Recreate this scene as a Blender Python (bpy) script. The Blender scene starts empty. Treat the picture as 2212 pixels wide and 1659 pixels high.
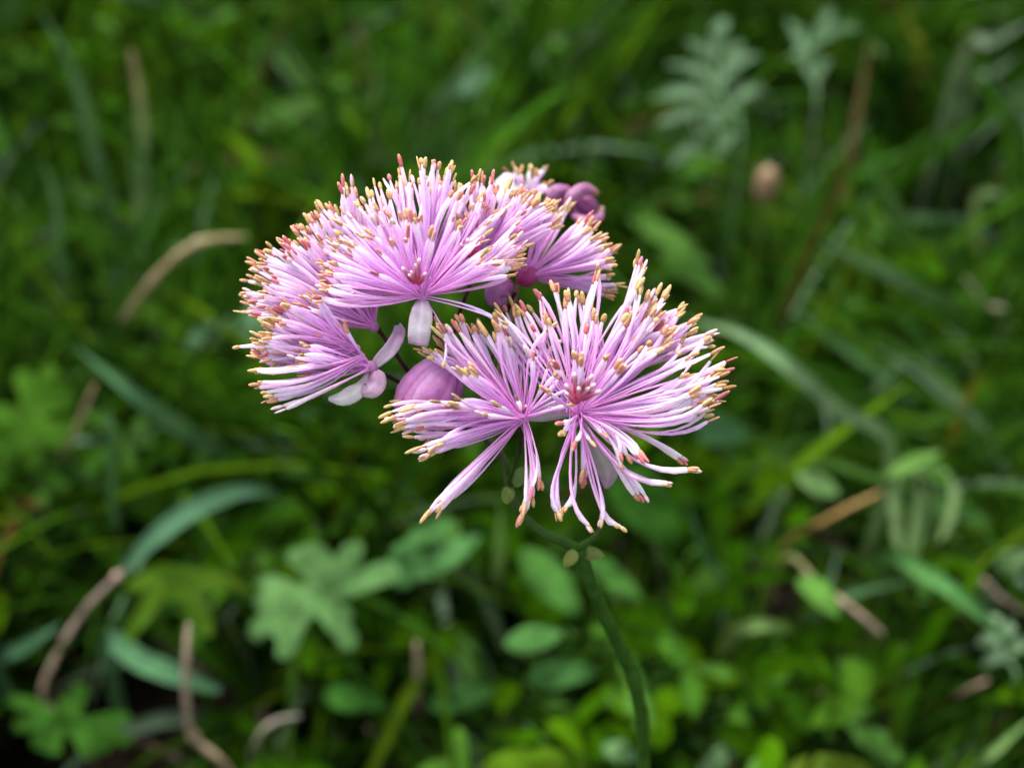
import bpy, math, random
from mathutils import Vector, noise

# ------------------------------------------------------------------ camera, sky, sun, exposure
SC = bpy.context.scene
COL = SC.collection
H = 0.383                      # camera height above the soil (m)
PITCH = math.radians(40.0)     # looking down
D0 = 0.192                     # focus distance: the front flowers
FPX = 1106.0 / math.tan(math.radians(20.0))
CAM = Vector((0, 0, H))
FWD = Vector((0, math.cos(PITCH), -math.sin(PITCH)))
UPV = Vector((0, math.sin(PITCH), math.cos(PITCH)))
RGT = Vector((1, 0, 0))

cam = bpy.data.cameras.new('camera')
cam.sensor_width = 36.0
cam.lens = 18.0 / math.tan(math.radians(20.0))
cam.clip_start = 0.01
cam.clip_end = 500.0
cam.dof.use_dof = True
cam.dof.focus_distance = D0
cam.dof.aperture_fstop = 12.0
co = bpy.data.objects.new('camera', cam)
COL.objects.link(co)
co.location = CAM
co.rotation_euler = (math.pi / 2 - PITCH, 0, 0)
SC.camera = co

SUN_EL, SUN_AZ = math.radians(62), math.radians(-35)
w = bpy.data.worlds.new('World')
SC.world = w
w.use_nodes = True
nt = w.node_tree
sky = nt.nodes.new('ShaderNodeTexSky')
sky.sky_type = 'NISHITA'
sky.sun_disc = False
sky.sun_elevation = SUN_EL
sky.sun_rotation = SUN_AZ
sky.air_density = 1.0
sky.dust_density = 2.0
hs = nt.nodes.new('ShaderNodeHueSaturation')      # thin even cloud: the blue of the sky mostly washed out
hs.inputs['Saturation'].default_value = 0.25
nt.links.new(sky.outputs[0], hs.inputs['Color'])
nt.links.new(hs.outputs[0], nt.nodes['Background'].inputs[0])
nt.nodes['Background'].inputs[1].default_value = 0.095

sun = bpy.data.lights.new('sun', 'SUN')
sun.energy = 1.5
sun.angle = math.radians(16)
sun.color = (1.0, 0.95, 0.87)
so = bpy.data.objects.new('sun', sun)
COL.objects.link(so)
sd = Vector((math.sin(SUN_AZ) * math.cos(SUN_EL), math.cos(SUN_AZ) * math.cos(SUN_EL), math.sin(SUN_EL)))
so.location = (0, 0, 5)
so.rotation_euler = sd.to_track_quat('Z', 'Y').to_euler()

SC.view_settings.view_transform = 'Standard'
SC.view_settings.look = 'None'
SC.view_settings.exposure = 2.08
SC.view_settings.gamma = 1.0
SC.render.engine = 'CYCLES'
SC.cycles.use_denoising = True
SC.cycles.max_bounces = 8
SC.cycles.diffuse_bounces = 4
SC.cycles.transmission_bounces = 5

R = random.Random(11)

# ------------------------------------------------------------------ pixel helpers (photo shown 2212 x 1659)
def ray(px, py):
    return FWD + RGT * ((px - 1106.0) / FPX) + UPV * ((829.5 - py) / FPX)

def P(px, py, d):                 # at a depth along the view
    return CAM + ray(px, py) * d

def PH(px, py, h):                # where the ray meets a height above the soil
    r = ray(px, py)
    return CAM + r * ((H - h) / -r.z)

def PY(px, py, y):                # where the ray meets a vertical plane
    r = ray(px, py)
    return CAM + r * (y / r.y)

def proj(p):
    q = p - CAM
    d = q.dot(FWD)
    return 1106.0 + q.dot(RGT) / d * FPX, 829.5 - q.dot(UPV) / d * FPX, d

# ------------------------------------------------------------------ mesh helpers
class MB:
    def __init__(s):
        s.v, s.f, s.c, s.m = [], [], [], []

    def add(s, p, c):
        s.v.append(tuple(p)); s.c.append((c[0], c[1], c[2], 1.0))
        return len(s.v) - 1

    def face(s, idx, m=0):
        s.f.append(tuple(idx)); s.m.append(m)

    def build(s, name, mats, parent=None, smooth=True, kind=None):
        me = bpy.data.meshes.new(name)
        me.from_pydata(s.v, [], s.f)
        at = me.color_attributes.new('pigment', 'FLOAT_COLOR', 'POINT')
        at.data.foreach_set('color', [x for c in s.c for x in c])
        if not isinstance(mats, (list, tuple)):
            mats = [mats]
        for m in mats:
            me.materials.append(m)
        me.polygons.foreach_set('material_index', s.m)
        if smooth:
            me.polygons.foreach_set('use_smooth', [True] * len(s.f))
        me.update()
        o = bpy.data.objects.new(name, me)
        COL.objects.link(o)
        if parent is not None:
            o.parent = parent
            o.matrix_parent_inverse = parent.matrix_world.inverted() if parent.type != 'EMPTY' else parent.matrix_basis.inverted()
        if kind:
            o['kind'] = kind
        return o

def lerp(a, b, t):
    return a + (b - a) * t

def mixc(a, b, t):
    return tuple(x + (y - x) * t for x, y in zip(a, b))

def jit(c, k=0.15, rr=None):
    rr = rr or R
    s = 1 + rr.uniform(-k, k)
    return tuple(max(0.0, x * s * (1 + rr.uniform(-k, k) * 0.4)) for x in c)

def smooth_path(pts, n):
    """Catmull-Rom through the points, n samples."""
    pts = [Vector(p) for p in pts]
    if len(pts) == 2:
        return [pts[0].lerp(pts[1], i / (n - 1)) for i in range(n)]
    q = [pts[0] * 2 - pts[1]] + pts + [pts[-1] * 2 - pts[-2]]
    segs = len(pts) - 1
    out = []
    for i in range(n):
        u = i / (n - 1) * segs
        k = min(int(u), segs - 1)
        t = u - k
        a, b, c, d = q[k], q[k + 1], q[k + 2], q[k + 3]
        out.append(0.5 * ((2 * b) + (c - a) * t + (2 * a - 5 * b + 4 * c - d) * t * t + (3 * b - a - 3 * c + d) * t ** 3))
    return out

def interp(xs, t):
    """piecewise-linear sample of a list of numbers or colours at t in 0..1"""
    if len(xs) == 1:
        return xs[0]
    u = t * (len(xs) - 1)
    k = min(int(u), len(xs) - 2)
    f = u - k
    a, b = xs[k], xs[k + 1]
    return mixc(a, b, f) if isinstance(a, tuple) else a + (b - a) * f

def tube(mb, pts, rads, cols, sides=6, mat=0, cap=True, lobe=0.0):
    n = len(pts)
    rings = []
    ref = None
    for i, p in enumerate(pts):
        t = (pts[min(i + 1, n - 1)] - pts[max(i - 1, 0)])
        t = t.normalized() if t.length > 1e-9 else Vector((0, 0, 1))
        if ref is None:
            ref = t.orthogonal().normalized()
        ref = (ref - t * ref.dot(t))
        ref = ref.normalized() if ref.length > 1e-9 else t.orthogonal().normalized()
        b = t.cross(ref)
        r = rads[i]
        ring = []
        for k in range(sides):
            a = 2 * math.pi * k / sides
            rr = r * (1 - lobe * math.cos(a) ** 2 + lobe * 0.35) if lobe else r
            ring.append(mb.add(p + (ref * math.cos(a) + b * math.sin(a)) * rr, cols[i]))
        rings.append(ring)
    for i in range(n - 1):
        for k in range(sides):
            k2 = (k + 1) % sides
            mb.face((rings[i][k], rings[i][k2], rings[i + 1][k2], rings[i + 1][k]), mat)
    if cap:
        mb.face(rings[0][::-1], mat)
        mb.face(rings[-1], mat)

def strip(mb, pts, widths, cols, up=Vector((0, 0, 1)), fold=0.25, across=2, mat=0, wave=0.0, rr=None):
    """A leaf or blade: centreline with widths, folded along the midrib."""
    n = len(pts)
    rows = []
    ph = (rr or R).uniform(0, 6.28)
    for i, p in enumerate(pts):
        t = pts[min(i + 1, n - 1)] - pts[max(i - 1, 0)]
        t = t.normalized() if t.length > 1e-9 else Vector((0, 0, 1))
        s = t.cross(up)
        s = s.normalized() if s.length > 1e-6 else t.orthogonal().normalized()
        nn = s.cross(t)
        row = []
        for k in range(across + 1):
            x = k / across * 2 - 1
            off = fold * abs(x) * widths[i] * 0.5
            if wave:
                off += wave * widths[i] * math.sin(i * 1.7 + ph + x * 2.0) * abs(x)
            c = cols[i]
            if abs(x) < 0.01:
                c = tuple(min(1, v * 1.18) for v in c)
            row.append(mb.add(p + s * (x * widths[i] * 0.5) + nn * off, c))
        rows.append(row)
    for i in range(n - 1):
        for k in range(across):
            mb.face((rows[i][k], rows[i][k + 1], rows[i + 1][k + 1], rows[i + 1][k]), mat)

def ellipsoid(mb, c, axis, r_len, r_wid, col0, col1, nu=8, nv=6, mat=0, pinch=0.0):
    axis = axis.normalized()
    a = axis.orthogonal().normalized()
    b = axis.cross(a)
    rings = []
    for j in range(1, nv):
        ph = math.pi * j / nv
        t = j / nv
        ring = []
        for k in range(nu):
            th = 2 * math.pi * k / nu
            rr = r_wid * math.sin(ph) * (1 - pinch * abs(math.cos(2 * th)))
            ring.append(mb.add(c - axis * (r_len * math.cos(ph)) + (a * math.cos(th) + b * math.sin(th)) * rr, mixc(col0, col1, t)))
        rings.append(ring)
    bot = mb.add(c - axis * r_len, col0)
    top = mb.add(c + axis * r_len, col1)
    for j in range(len(rings) - 1):
        for k in range(nu):
            k2 = (k + 1) % nu
            mb.face((rings[j][k], rings[j][k2], rings[j + 1][k2], rings[j + 1][k]), mat)
    for k in range(nu):
        k2 = (k + 1) % nu
        mb.face((bot, rings[0][k2], rings[0][k]), mat)
        mb.face((top, rings[-1][k], rings[-1][k2]), mat)

# ------------------------------------------------------------------ materials
def pigment_material(name, rough=0.5, spec=0.4, translucent=0.3, noise_scale=300.0, noise_amt=0.25, warm=1.0, bump=0.0, bump_scale=900.0, ttint=(1, 1, 1), coat=0.0, patch=0.0, patch_scale=40.0):
    m = bpy.data.materials.new(name)
    m.use_nodes = True
    n = m.node_tree
    L = n.links
    pr = n.nodes['Principled BSDF']
    out = n.nodes['Material Output']
    at = n.nodes.new('ShaderNodeVertexColor'); at.layer_name = 'pigment'
    tc = n.nodes.new('ShaderNodeTexCoord')
    nz = n.nodes.new('ShaderNodeTexNoise'); nz.inputs['Scale'].default_value = noise_scale; nz.inputs['Detail'].default_value = 3
    L.new(tc.outputs['Object'], nz.inputs['Vector'])
    mr = n.nodes.new('ShaderNodeMapRange')
    mr.inputs['From Min'].default_value = 0.3; mr.inputs['From Max'].default_value = 0.7
    mr.inputs['To Min'].default_value = 1 - noise_amt; mr.inputs['To Max'].default_value = 1 + noise_amt
    L.new(nz.outputs['Fac'], mr.inputs['Value'])
    mul = n.nodes.new('ShaderNodeVectorMath'); mul.operation = 'SCALE'
    L.new(at.outputs['Color'], mul.inputs[0]); L.new(mr.outputs[0], mul.inputs['Scale'])
    L.new(mul.outputs[0], pr.inputs['Base Color'])
    pr.inputs['Roughness'].default_value = rough
    pr.inputs['Specular IOR Level'].default_value = spec
    if coat:
        pr.inputs['Coat Weight'].default_value = coat
    if bump:
        nb = n.nodes.new('ShaderNodeTexNoise'); nb.inputs['Scale'].default_value = bump_scale
        L.new(tc.outputs['Object'], nb.inputs['Vector'])
        bp = n.nodes.new('ShaderNodeBump'); bp.inputs['Strength'].default_value = bump; bp.inputs['Distance'].default_value = 0.0005
        L.new(nb.outputs['Fac'], bp.inputs['Height']); L.new(bp.outputs[0], pr.inputs['Normal'])
    if translucent:
        tr = n.nodes.new('ShaderNodeBsdfTranslucent')
        tm = n.nodes.new('ShaderNodeVectorMath'); tm.operation = 'MULTIPLY'
        tm.inputs[1].default_value = ttint
        L.new(mul.outputs[0], tm.inputs[0]); L.new(tm.outputs[0], tr.inputs['Color'])
        mx = n.nodes.new('ShaderNodeMixShader'); mx.inputs[0].default_value = translucent
        L.new(pr.outputs[0], mx.inputs[1]); L.new(tr.outputs[0], mx.inputs[2])
        L.new(mx.outputs[0], out.inputs['Surface'])
    return m

M_FIL = pigment_material('filament', rough=0.6, spec=0.15, translucent=0.55, noise_scale=1500, noise_amt=0.06, bump=0.25, bump_scale=3000)
M_ANT = pigment_material('anther', rough=0.75, spec=0.2, translucent=0.10, noise_scale=2500, noise_amt=0.18, bump=0.5, bump_scale=5000)
M_SEP = pigment_material('sepal', rough=0.5, spec=0.35, translucent=0.45, noise_scale=700, noise_amt=0.10, bump=0.3, bump_scale=1500)
M_PIS = pigment_material('pistil', rough=0.4, spec=0.4, translucent=0.15, noise_scale=1500, noise_amt=0.15)
M_STEM = pigment_material('stem', rough=0.6, spec=0.05, translucent=0.0, noise_scale=500, noise_amt=0.3, bump=0.3, bump_scale=1200)
M_LEAF = pigment_material('leaf', rough=0.6, spec=0.0, translucent=0.14, noise_scale=110, noise_amt=0.42, bump=0.4, bump_scale=500, ttint=(1.3, 1.2, 0.5))
M_GRASS = pigment_material('grass_blade', rough=0.6, spec=0.0, translucent=0.14, noise_scale=90, noise_amt=0.22, bump=0.2, bump_scale=900, ttint=(1.3, 1.2, 0.5))
M_DRY = pigment_material('dry_stalk', rough=0.7, spec=0.25, translucent=0.05, noise_scale=250, noise_amt=0.35, bump=0.5, bump_scale=700)

def soil_material():
    m = bpy.data.materials.new('soil')
    m.use_nodes = True
    n = m.node_tree; L = n.links
    pr = n.nodes['Principled BSDF']
    tc = n.nodes.new('ShaderNodeTexCoord')
    nz = n.nodes.new('ShaderNodeTexNoise'); nz.inputs['Scale'].default_value = 60; nz.inputs['Detail'].default_value = 8
    L.new(tc.outputs['Object'], nz.inputs['Vector'])
    cr = n.nodes.new('ShaderNodeValToRGB')
    cr.color_ramp.elements[0].position = 0.35; cr.color_ramp.elements[0].color = (0.004, 0.003, 0.002, 1)
    cr.color_ramp.elements[1].position = 0.7; cr.color_ramp.elements[1].color = (0.015, 0.009, 0.006, 1)
    L.new(nz.outputs['Fac'], cr.inputs[0]); L.new(cr.outputs[0], pr.inputs['Base Color'])
    pr.inputs['Roughness'].default_value = 0.95
    pr.inputs['Specular IOR Level'].default_value = 0.1
    bp = n.nodes.new('ShaderNodeBump'); bp.inputs['Strength'].default_value = 0.8; bp.inputs['Distance'].default_value = 0.004
    L.new(nz.outputs['Fac'], bp.inputs['Height']); L.new(bp.outputs[0], pr.inputs['Normal'])
    return m

# ------------------------------------------------------------------ ground
def ground():
    mb = MB()
    xs = [-200, -30, -6] + [-1.5 + 0.05 * i for i in range(61)] + [6, 30, 200]
    ys = [-200, -30, -6] + [-0.7 + 0.05 * i for i in range(61)] + [6, 30, 200]
    g = [[mb.add((x, y, noise.noise(Vector((x * 6, y * 6, 0))) * 0.012 - 0.008 if abs(x) < 2 and abs(y) < 2.6 else -0.008), (0.03, 0.02, 0.01)) for x in xs] for y in ys]
    for j in range(len(ys) - 1):
        for i in range(len(xs) - 1):
            mb.face((g[j][i], g[j][i + 1], g[j + 1][i + 1], g[j + 1][i]))
    o = mb.build('ground', soil_material())
    o['kind'] = 'structure'
    o['label'] = 'dark brown meadow soil showing between the leaves and grass'
    o['category'] = 'ground'
ground()

def thing(name, loc, label, cat, group=None):
    o = bpy.data.objects.new(name, None)
    COL.objects.link(o)
    o.location = loc
    o.empty_display_size = 0.01
    o['label'] = label
    o['category'] = cat
    if group:
        o['group'] = group
    o.matrix_basis.translation = loc
    return o

def tag(o, label, cat, group=None):
    o['label'] = label; o['category'] = cat
    if group:
        o['group'] = group
    return o

# ================================================================== THE FLOWERING PLANT
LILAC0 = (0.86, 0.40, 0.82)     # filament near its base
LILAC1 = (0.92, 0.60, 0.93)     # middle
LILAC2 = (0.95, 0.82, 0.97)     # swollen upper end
TAN = (0.63, 0.42, 0.19)
PEACH = (0.66, 0.33, 0.19)
RED = (0.54, 0.15, 0.16)
MAGENTA = (0.52, 0.05, 0.27)
STEMG = (0.026, 0.070, 0.009)
MAROON = (0.045, 0.018, 0.020)

YS = P(1250, 1185, D0 + 0.020).y
stem_top = P(1250, 1185, D0 + 0.020)
base = Vector((PY(1395, 1659, YS + 0.004).x + 0.004, YS + 0.006, -0.005))
plant = thing('meadow_rue_plant', base, 'pink fluffy meadow rue in bloom on a thin dark green stem', 'flower')

def make_stem():
    mb = MB()
    pts = [base, base.lerp(PY(1392, 1659, YS + 0.004), 0.6), PY(1390, 1640, YS + 0.004), PY(1376, 1500, YS + 0.003), PY(1350, 1420, YS + 0.003),
           PY(1305, 1330, YS + 0.001), PY(1278, 1260, YS), stem_top]
    path = smooth_path(pts, 44)
    n = len(path)
    rads = [lerp(0.00135, 0.00095, i / (n - 1)) * (1 + 0.05 * math.sin(i * 1.3)) for i in range(n)]
    for i in range(n - 3, n):
        rads[i] *= 1.12
    tube(mb, path, rads, [mixc((0.030, 0.082, 0.010), STEMG, i / n) for i in range(n)], 10)
    return mb.build('stem', M_STEM, plant)
make_stem()

def branch(pts, r0, r1, c0, c1, n=20):
    mb = MB()
    path = smooth_path(pts, n)
    tube(mb, path, [lerp(r0, r1, i / (n - 1)) * (1 + 0.08 * math.sin(i * 2.1)) for i in range(n)], [mixc(c0, c1, i / (n - 1)) for i in range(n)], 8)
    return mb.build('branch', M_STEM, plant)

N1 = P(1098, 1045, D0 + 0.018)
N2 = P(1030, 930, D0 + 0.017)
branch([stem_top, P(1165, 1146, D0 + 0.019), P(1115, 1095, D0 + 0.018), N1, P(1085, 985, D0 + 0.018), N2], 0.00075, 0.0005, STEMG, (0.03, 0.035, 0.018), 26)
branch([stem_top, P(1300, 1140, D0 + 0.018), P(1298, 1050, D0 + 0.014), P(1262, 960, D0 + 0.008), P(1250, 900, D0 + 0.002)], 0.00055, 0.00035, STEMG, MAROON)
branch([N1, P(1120, 980, D0 + 0.009), P(1130, 915, D0 + 0.002)], 0.0004, 0.0003, STEMG, MAROON, 12)
branch([N2, P(930, 865, D0 + 0.016), P(880, 800, D0 + 0.012), P(815, 708, D0 + 0.009)], 0.0004, 0.00032, MAROON, MAROON)
branch([N2, P(940, 880, D0 + 0.015), P(870, 830, D0 + 0.010), P(812, 800, D0 + 0.006)], 0.0004, 0.0003, MAROON, MAROON)
branch([N2, P(975, 810, D0 + 0.016), P(985, 700, D0 + 0.014), P(1015, 615, D0 + 0.011)], 0.0004, 0.0003, MAROON, MAROON)
branch([N2, P(955, 790, D0 + 0.012), P(945, 700, D0 + 0.006), P(914, 650, D0 + 0.002)], 0.00035, 0.00028, MAROON, MAROON)
branch([N2, P(1055, 800, D0 + 0.022), P(1085, 700, D0 + 0.020), P(1112, 630, D0 + 0.017)], 0.00042, 0.00034, MAROON, (0.03, 0.01, 0.012))
branch([N2, P(1090, 760, D0 + 0.032), P(1130, 560, D0 + 0.036), P(1150, 450, D0 + 0.034)], 0.00042, 0.0003, MAROON, MAROON)
branch([P(1130, 560, D0 + 0.036), P(1190, 490, D0 + 0.037), P(1255, 455, D0 + 0.036)], 0.00035, 0.0003, MAROON, MAROON, 12)
branch([N2, P(960, 900, D0 + 0.012), P(935, 860, D0 + 0.009)], 0.00035, 0.0003, MAROON, MAROON, 10)

def stipule(px, py, d, ang, ln, wd, col):
    mb = MB()
    a = math.radians(ang)
    pts = [P(px + math.cos(a) * ln * t, py - math.sin(a) * ln * t, d - 0.0012 * math.sin(t * 3)) for t in [i / 6 for i in range(7)]]
    k = d / FPX
    strip(mb, pts, [wd * k * x for x in (0.35, 0.8, 1.0, 1.0, 0.85, 0.55, 0.15)], [jit(col, 0.1) for _ in pts], up=-FWD, fold=0.35, across=4)
    return mb.build('stipule', M_SEP, plant)
stipule(1243, 1190, D0 + 0.019, 235, 40, 28, (0.20, 0.25, 0.05))
stipule(1256, 1190, D0 + 0.021, -12, 50, 30, (0.13, 0.18, 0.035))
stipule(1100, 1052, D0 + 0.0175, 260, 36, 28, (0.16, 0.22, 0.04))
stipule(1100, 1048, D0 + 0.0185, 40, 62, 34, (0.10, 0.17, 0.04))

STAMENS = []     # (score, head key, spec)

def stamen_spec(key, b, tip, bulge, pk, r_mid, seed_col, anther_l, white):
    STAMENS.append(dict(key=key, b=b, tip=tip, bulge=bulge, pk=pk, r=r_mid, ac=seed_col, al=anther_l, white=white, curl=0.55 if bulge.length < 0.09 * (tip - b).length else 0.68))

def stamen_geo(mb, s, sides=6):
    b, t = s['b'], s['tip']
    mid = b.lerp(t, s['curl']) + s['bulge']
    n = 9
    path = []
    wob = Vector((R.uniform(-1, 1), R.uniform(-1, 1), R.uniform(-1, 1))) * ((t - b).length * 0.035)
    wf = R.uniform(3, 8)
    for i in range(n):
        u = i / (n - 1)
        path.append(b * (1 - u) ** 2 + mid * (2 * u * (1 - u)) + t * u ** 2 + wob * (math.sin(u * wf) * u * (1 - u * 0.6)))
    # thin at the base, swollen below the anther
    prof = (0.30, 0.32, 0.36, 0.42, 0.52, 0.68, 0.88, 1.0, 0.62)
    rads = [s['r'] * p for p in prof]
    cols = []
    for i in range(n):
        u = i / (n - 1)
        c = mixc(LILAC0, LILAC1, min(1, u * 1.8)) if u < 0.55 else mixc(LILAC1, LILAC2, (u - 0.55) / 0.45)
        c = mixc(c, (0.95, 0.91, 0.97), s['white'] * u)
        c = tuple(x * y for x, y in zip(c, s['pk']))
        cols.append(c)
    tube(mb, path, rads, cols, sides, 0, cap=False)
    d = (path[-1] - path[-3]).normalized()
    d = (d + Vector((R.uniform(-1, 1), R.uniform(-1, 1), R.uniform(-1, 1))) * 0.16).normalized()
    al = s['al'] * R.choice((0.55, 0.8, 1, 1, 1.1, 1.2))
    thin = R.choice((0.55, 0.8, 1, 1, 1.1))
    pr = (0.35, 0.85, 1.0, 1.0, 0.88, 0.35)
    ar = s.get('ar', 5.2) * D0 / FPX * thin * R.uniform(0.85, 1.15)
    ap = [path[-1] + d * (al * (i / 5) - 0.0001) for i in range(6)]
    dk = tuple(x * 0.85 for x in s['ac'])
    tube(mb, ap, [ar * p for p in pr], [dk, s['ac'], s['ac'], s['ac'], s['ac'], mixc(s['ac'], (0.85, 0.62, 0.35), 0.5)], 8, 1, cap=True, lobe=0.32)

def anther_colour(red):
    x = R.random()
    if x < red * 0.45:
        return jit(RED, 0.2)
    if x < red * 0.6:
        return jit((0.70, 0.20, 0.28), 0.2)
    if x < red + 0.18:
        return jit(PEACH, 0.15)
    if x > 0.9:
        return jit((0.80, 0.58, 0.62), 0.1)
    if x > 0.82:
        return jit((0.42, 0.25, 0.10), 0.15)
    return jit(TAN, 0.15)

def fan(key, cx, cy, d, tips, n, dz, curve=(0.0, 0.1), lj=0.08, red=0.25, white=(0.0, 0.5), jitter=4, al=(20, 32), thick=1.0, base_r=7, bunch=0.42, ar=4.7):
    """n stamens whose tips run through the list of (angle, length) in picture pixels at the flower's distance; dz = depth of the tips in mm"""
    k = d / FPX
    last = None
    if key.startswith('front'):
        ar, al, bunch = 5.3, (al[0] * 1.15, al[1] * 1.12), 0.55
        n = int(n * 1.15) if n >= 12 else n
    else:
        n = int(n * 1.4) if n >= 12 else n
    for i in range(n):
        t = min(1, max(0, (i + R.uniform(0.1, 0.9)) / n))
        a = math.radians(interp([x[0] for x in tips], t) + R.gauss(0, jitter * 0.5))
        L = interp([x[1] for x in tips], t) * (1 + R.uniform(-lj, lj * 0.6))
        z = R.uniform(*dz) * 0.001
        if n >= 12 and R.random() < 0.14:        # a few stray out of line
            a += math.radians(R.uniform(-13, 13)); L *= R.uniform(0.72, 1.02)
        if last and R.random() < bunch:          # stamens stick together in bunches
            a = last[0] + math.radians(R.gauss(0, 1.3))
            L = last[1] * (1 + R.uniform(-0.07, 0.05))
            z = last[2] + R.uniform(-0.0012, 0.0012)
        last = (a, L, z)
        b = P(cx + R.gauss(0, base_r * 0.5), cy + R.gauss(0, base_r * 0.35), d + z * 0.12)
        tip = P(cx + math.cos(a) * L, cy - math.sin(a) * L, d)
        tip = tip + FWD * z
        c = R.uniform(*curve) * 1.9
        perp = (RGT * -math.sin(a) + UPV * math.cos(a))
        bulge = perp * (c * L * k) + Vector((R.uniform(-1, 1), R.uniform(-1, 1), R.uniform(-1, 1))) * (0.085 * L * k)
        pk = (R.uniform(0.94, 1.04), R.uniform(0.88, 1.06), R.uniform(0.94, 1.04))
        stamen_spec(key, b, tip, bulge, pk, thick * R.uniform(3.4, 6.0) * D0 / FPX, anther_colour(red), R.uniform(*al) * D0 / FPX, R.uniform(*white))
        STAMENS[-1]['ar'] = ar

# --- top middle flower, a dome seen from the side
A = (912, 640, D0)
fan('top', *A, [(176, 205), (165, 215), (150, 225), (130, 240), (110, 272), (95, 288), (82, 285), (68, 262), (52, 246), (38, 246), (24, 225), (14, 190)], 74, (-1, 7), (-0.04, 0.04), red=0.22)
fan('top', *A, [(172, 200), (150, 215), (120, 235), (95, 250), (70, 235), (45, 225), (22, 215)], 80, (1, 10), (-0.05, 0.05), red=0.3)
fan('top', *A, [(170, 190), (150, 160), (125, 175), (95, 150), (60, 165), (30, 170), (18, 190)], 34, (-7, -2), (-0.06, 0.06), red=0.3)
fan('top', *A, [(160, 90), (110, 120), (90, 130), (50, 110)], 9, (-9, -5), (-0.06, 0.06), red=0.6)
fan('top', *A, [(186, 200), (180, 215), (174, 190)], 9, (-6, -1), (0.05, 0.10), red=0.3)
fan('top', *A, [(-72, 150), (-70, 152)], 1, (-3, -2), (0.10, 0.12), red=0, white=(0.9, 1), al=(14, 16))
fan('top', *A, [(-20, 188), (-19, 190)], 2, (-3, -1), (0.02, 0.06), red=0, white=(0.8, 1), al=(12, 15))
# --- left flower leaning up and left
B = (806, 706, D0 + 0.006)
fan('left', *B, [(174, 288), (160, 287), (148, 275), (138, 262), (128, 258), (116, 268), (104, 285), (96, 290)], 62, (-2, 5), (-0.05, 0.03), red=0.35)
fan('left', *B, [(176, 240), (160, 235), (140, 225), (120, 230)], 34, (-7, -1), (-0.06, 0.03), red=0.4)
fan('left', *B, [(118, 240), (104, 270), (92, 250), (82, 220)], 26, (2, 7), (-0.05, 0.05), red=0.35)
fan('left', *B, [(165, 120), (140, 150), (125, 140)], 9, (-9, -5), (-0.05, 0.05), red=0.5)
# --- lower left flower pointing left
Cc = (800, 792, D0 + 0.003)
fan('lower_left', *Cc, [(149, 232), (156, 222), (164, 215), (170, 235), (176, 238)], 30, (-2, 4), (-0.02, 0.12), red=0.12)
fan('lower_left', 772, 752, D0 + 0.002, [(128, 120), (145, 150), (160, 175), (172, 185), (184, 190), (196, 170)], 40, (-4, 3), (-0.06, 0.08), red=0.2)
fan('lower_left', *Cc, [(120, 90), (140, 110), (160, 150), (200, 120)], 18, (-3, 3), (-0.05, 0.05), red=0.2)
def strand(key, bp, cp, tp, n, dz=0.0, red=0.0, al=(18, 26), spread=9, white=(0.6, 1.0)):
    """n stamens along one curve given by base, bend and tip in the picture, in front of the flower by dz mm"""
    for i in range(n):
        j = lambda q, k: (q[0] + R.gauss(0, k), q[1] + R.gauss(0, k))
        d = D0 + dz * 0.001
        z = R.uniform(-0.0015, 0.0015)
        b_, c_, t_ = P(*j(bp, 3), D0), P(*j(cp, spread * 0.55), d + z), P(*j(tp, spread * (0.8 if n > 1 else 0)), d + z)
        pk = (R.uniform(0.96, 1.04), R.uniform(0.92, 1.06), R.uniform(0.96, 1.04))
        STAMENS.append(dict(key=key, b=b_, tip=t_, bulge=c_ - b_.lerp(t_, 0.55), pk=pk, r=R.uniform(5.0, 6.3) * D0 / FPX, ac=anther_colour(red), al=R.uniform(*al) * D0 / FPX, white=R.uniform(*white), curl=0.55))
strand('lower_left', (800, 790), (640, 745), (520, 749), 1)
strand('lower_left', (786, 768), (665, 806), (562, 803), 5, -3, 0.2, white=(0.4, 0.9))
strand('lower_left', (786, 768), (690, 832), (572, 840), 5, -3, 0.1, white=(0.4, 0.9))
strand('lower_left', (786, 768), (690, 846), (590, 862), 4, -2, 0.2, white=(0.4, 0.9))
strand('lower_left', (796, 797), (690, 850), (622, 874), 2, -2, 0, white=(0.8, 1))
fan('lower_left', *Cc, [(160, 120), (185, 150)], 8, (-8, -4), (-0.08, 0.05), red=0.3)
# --- flower behind the top one
A2 = (1030, 565, D0 + 0.008)
fan('behind_top', *A2, [(112, 150), (96, 170), (80, 172), (62, 165), (48, 172), (35, 190)], 40, (-3, 5), (-0.05, 0.05), red=0.25)
fan('behind_top', *A2, [(70, 150), (50, 190), (36, 200), (20, 170)], 30, (0, 6), (-0.05, 0.05), red=0.2)
fan('behind_top', *A2, [(120, 80), (70, 110), (30, 130)], 8, (-6, -3), (-0.05, 0.05), red=0.6)
# --- right back flower seen from below
Dd = (1140, 598, D0 + 0.014)
fan('right_back', *Dd, [(88, 150), (68, 158), (52, 168), (38, 178), (25, 182), (17, 180)], 32, (-3, 5), (-0.05, 0.06), red=0.15)
fan('right_back', *Dd, [(40, 160), (22, 165), (12, 178), (2, 172)], 18, (-6, 0), (-0.08, 0.02), red=0.2)
fan('right_back', *Dd, [(0, 185), (-8, 180), (-16, 170)], 12, (-1, 5), (-0.05, 0.02), red=0.1)
fan('right_back', *Dd, [(150, 130), (110, 150)], 10, (-1, 4), (-0.05, 0.05), red=0.3)
# --- small far flower just opening
E = (1142, 445, D0 + 0.033)
fan('far', *E, [(140, 78), (112, 78), (90, 70), (68, 78), (42, 62)], 18, (-3, 4), (-0.12, 0.12), red=0.2, thick=1.3, white=(0.3, 1), lj=0.3)
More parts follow.
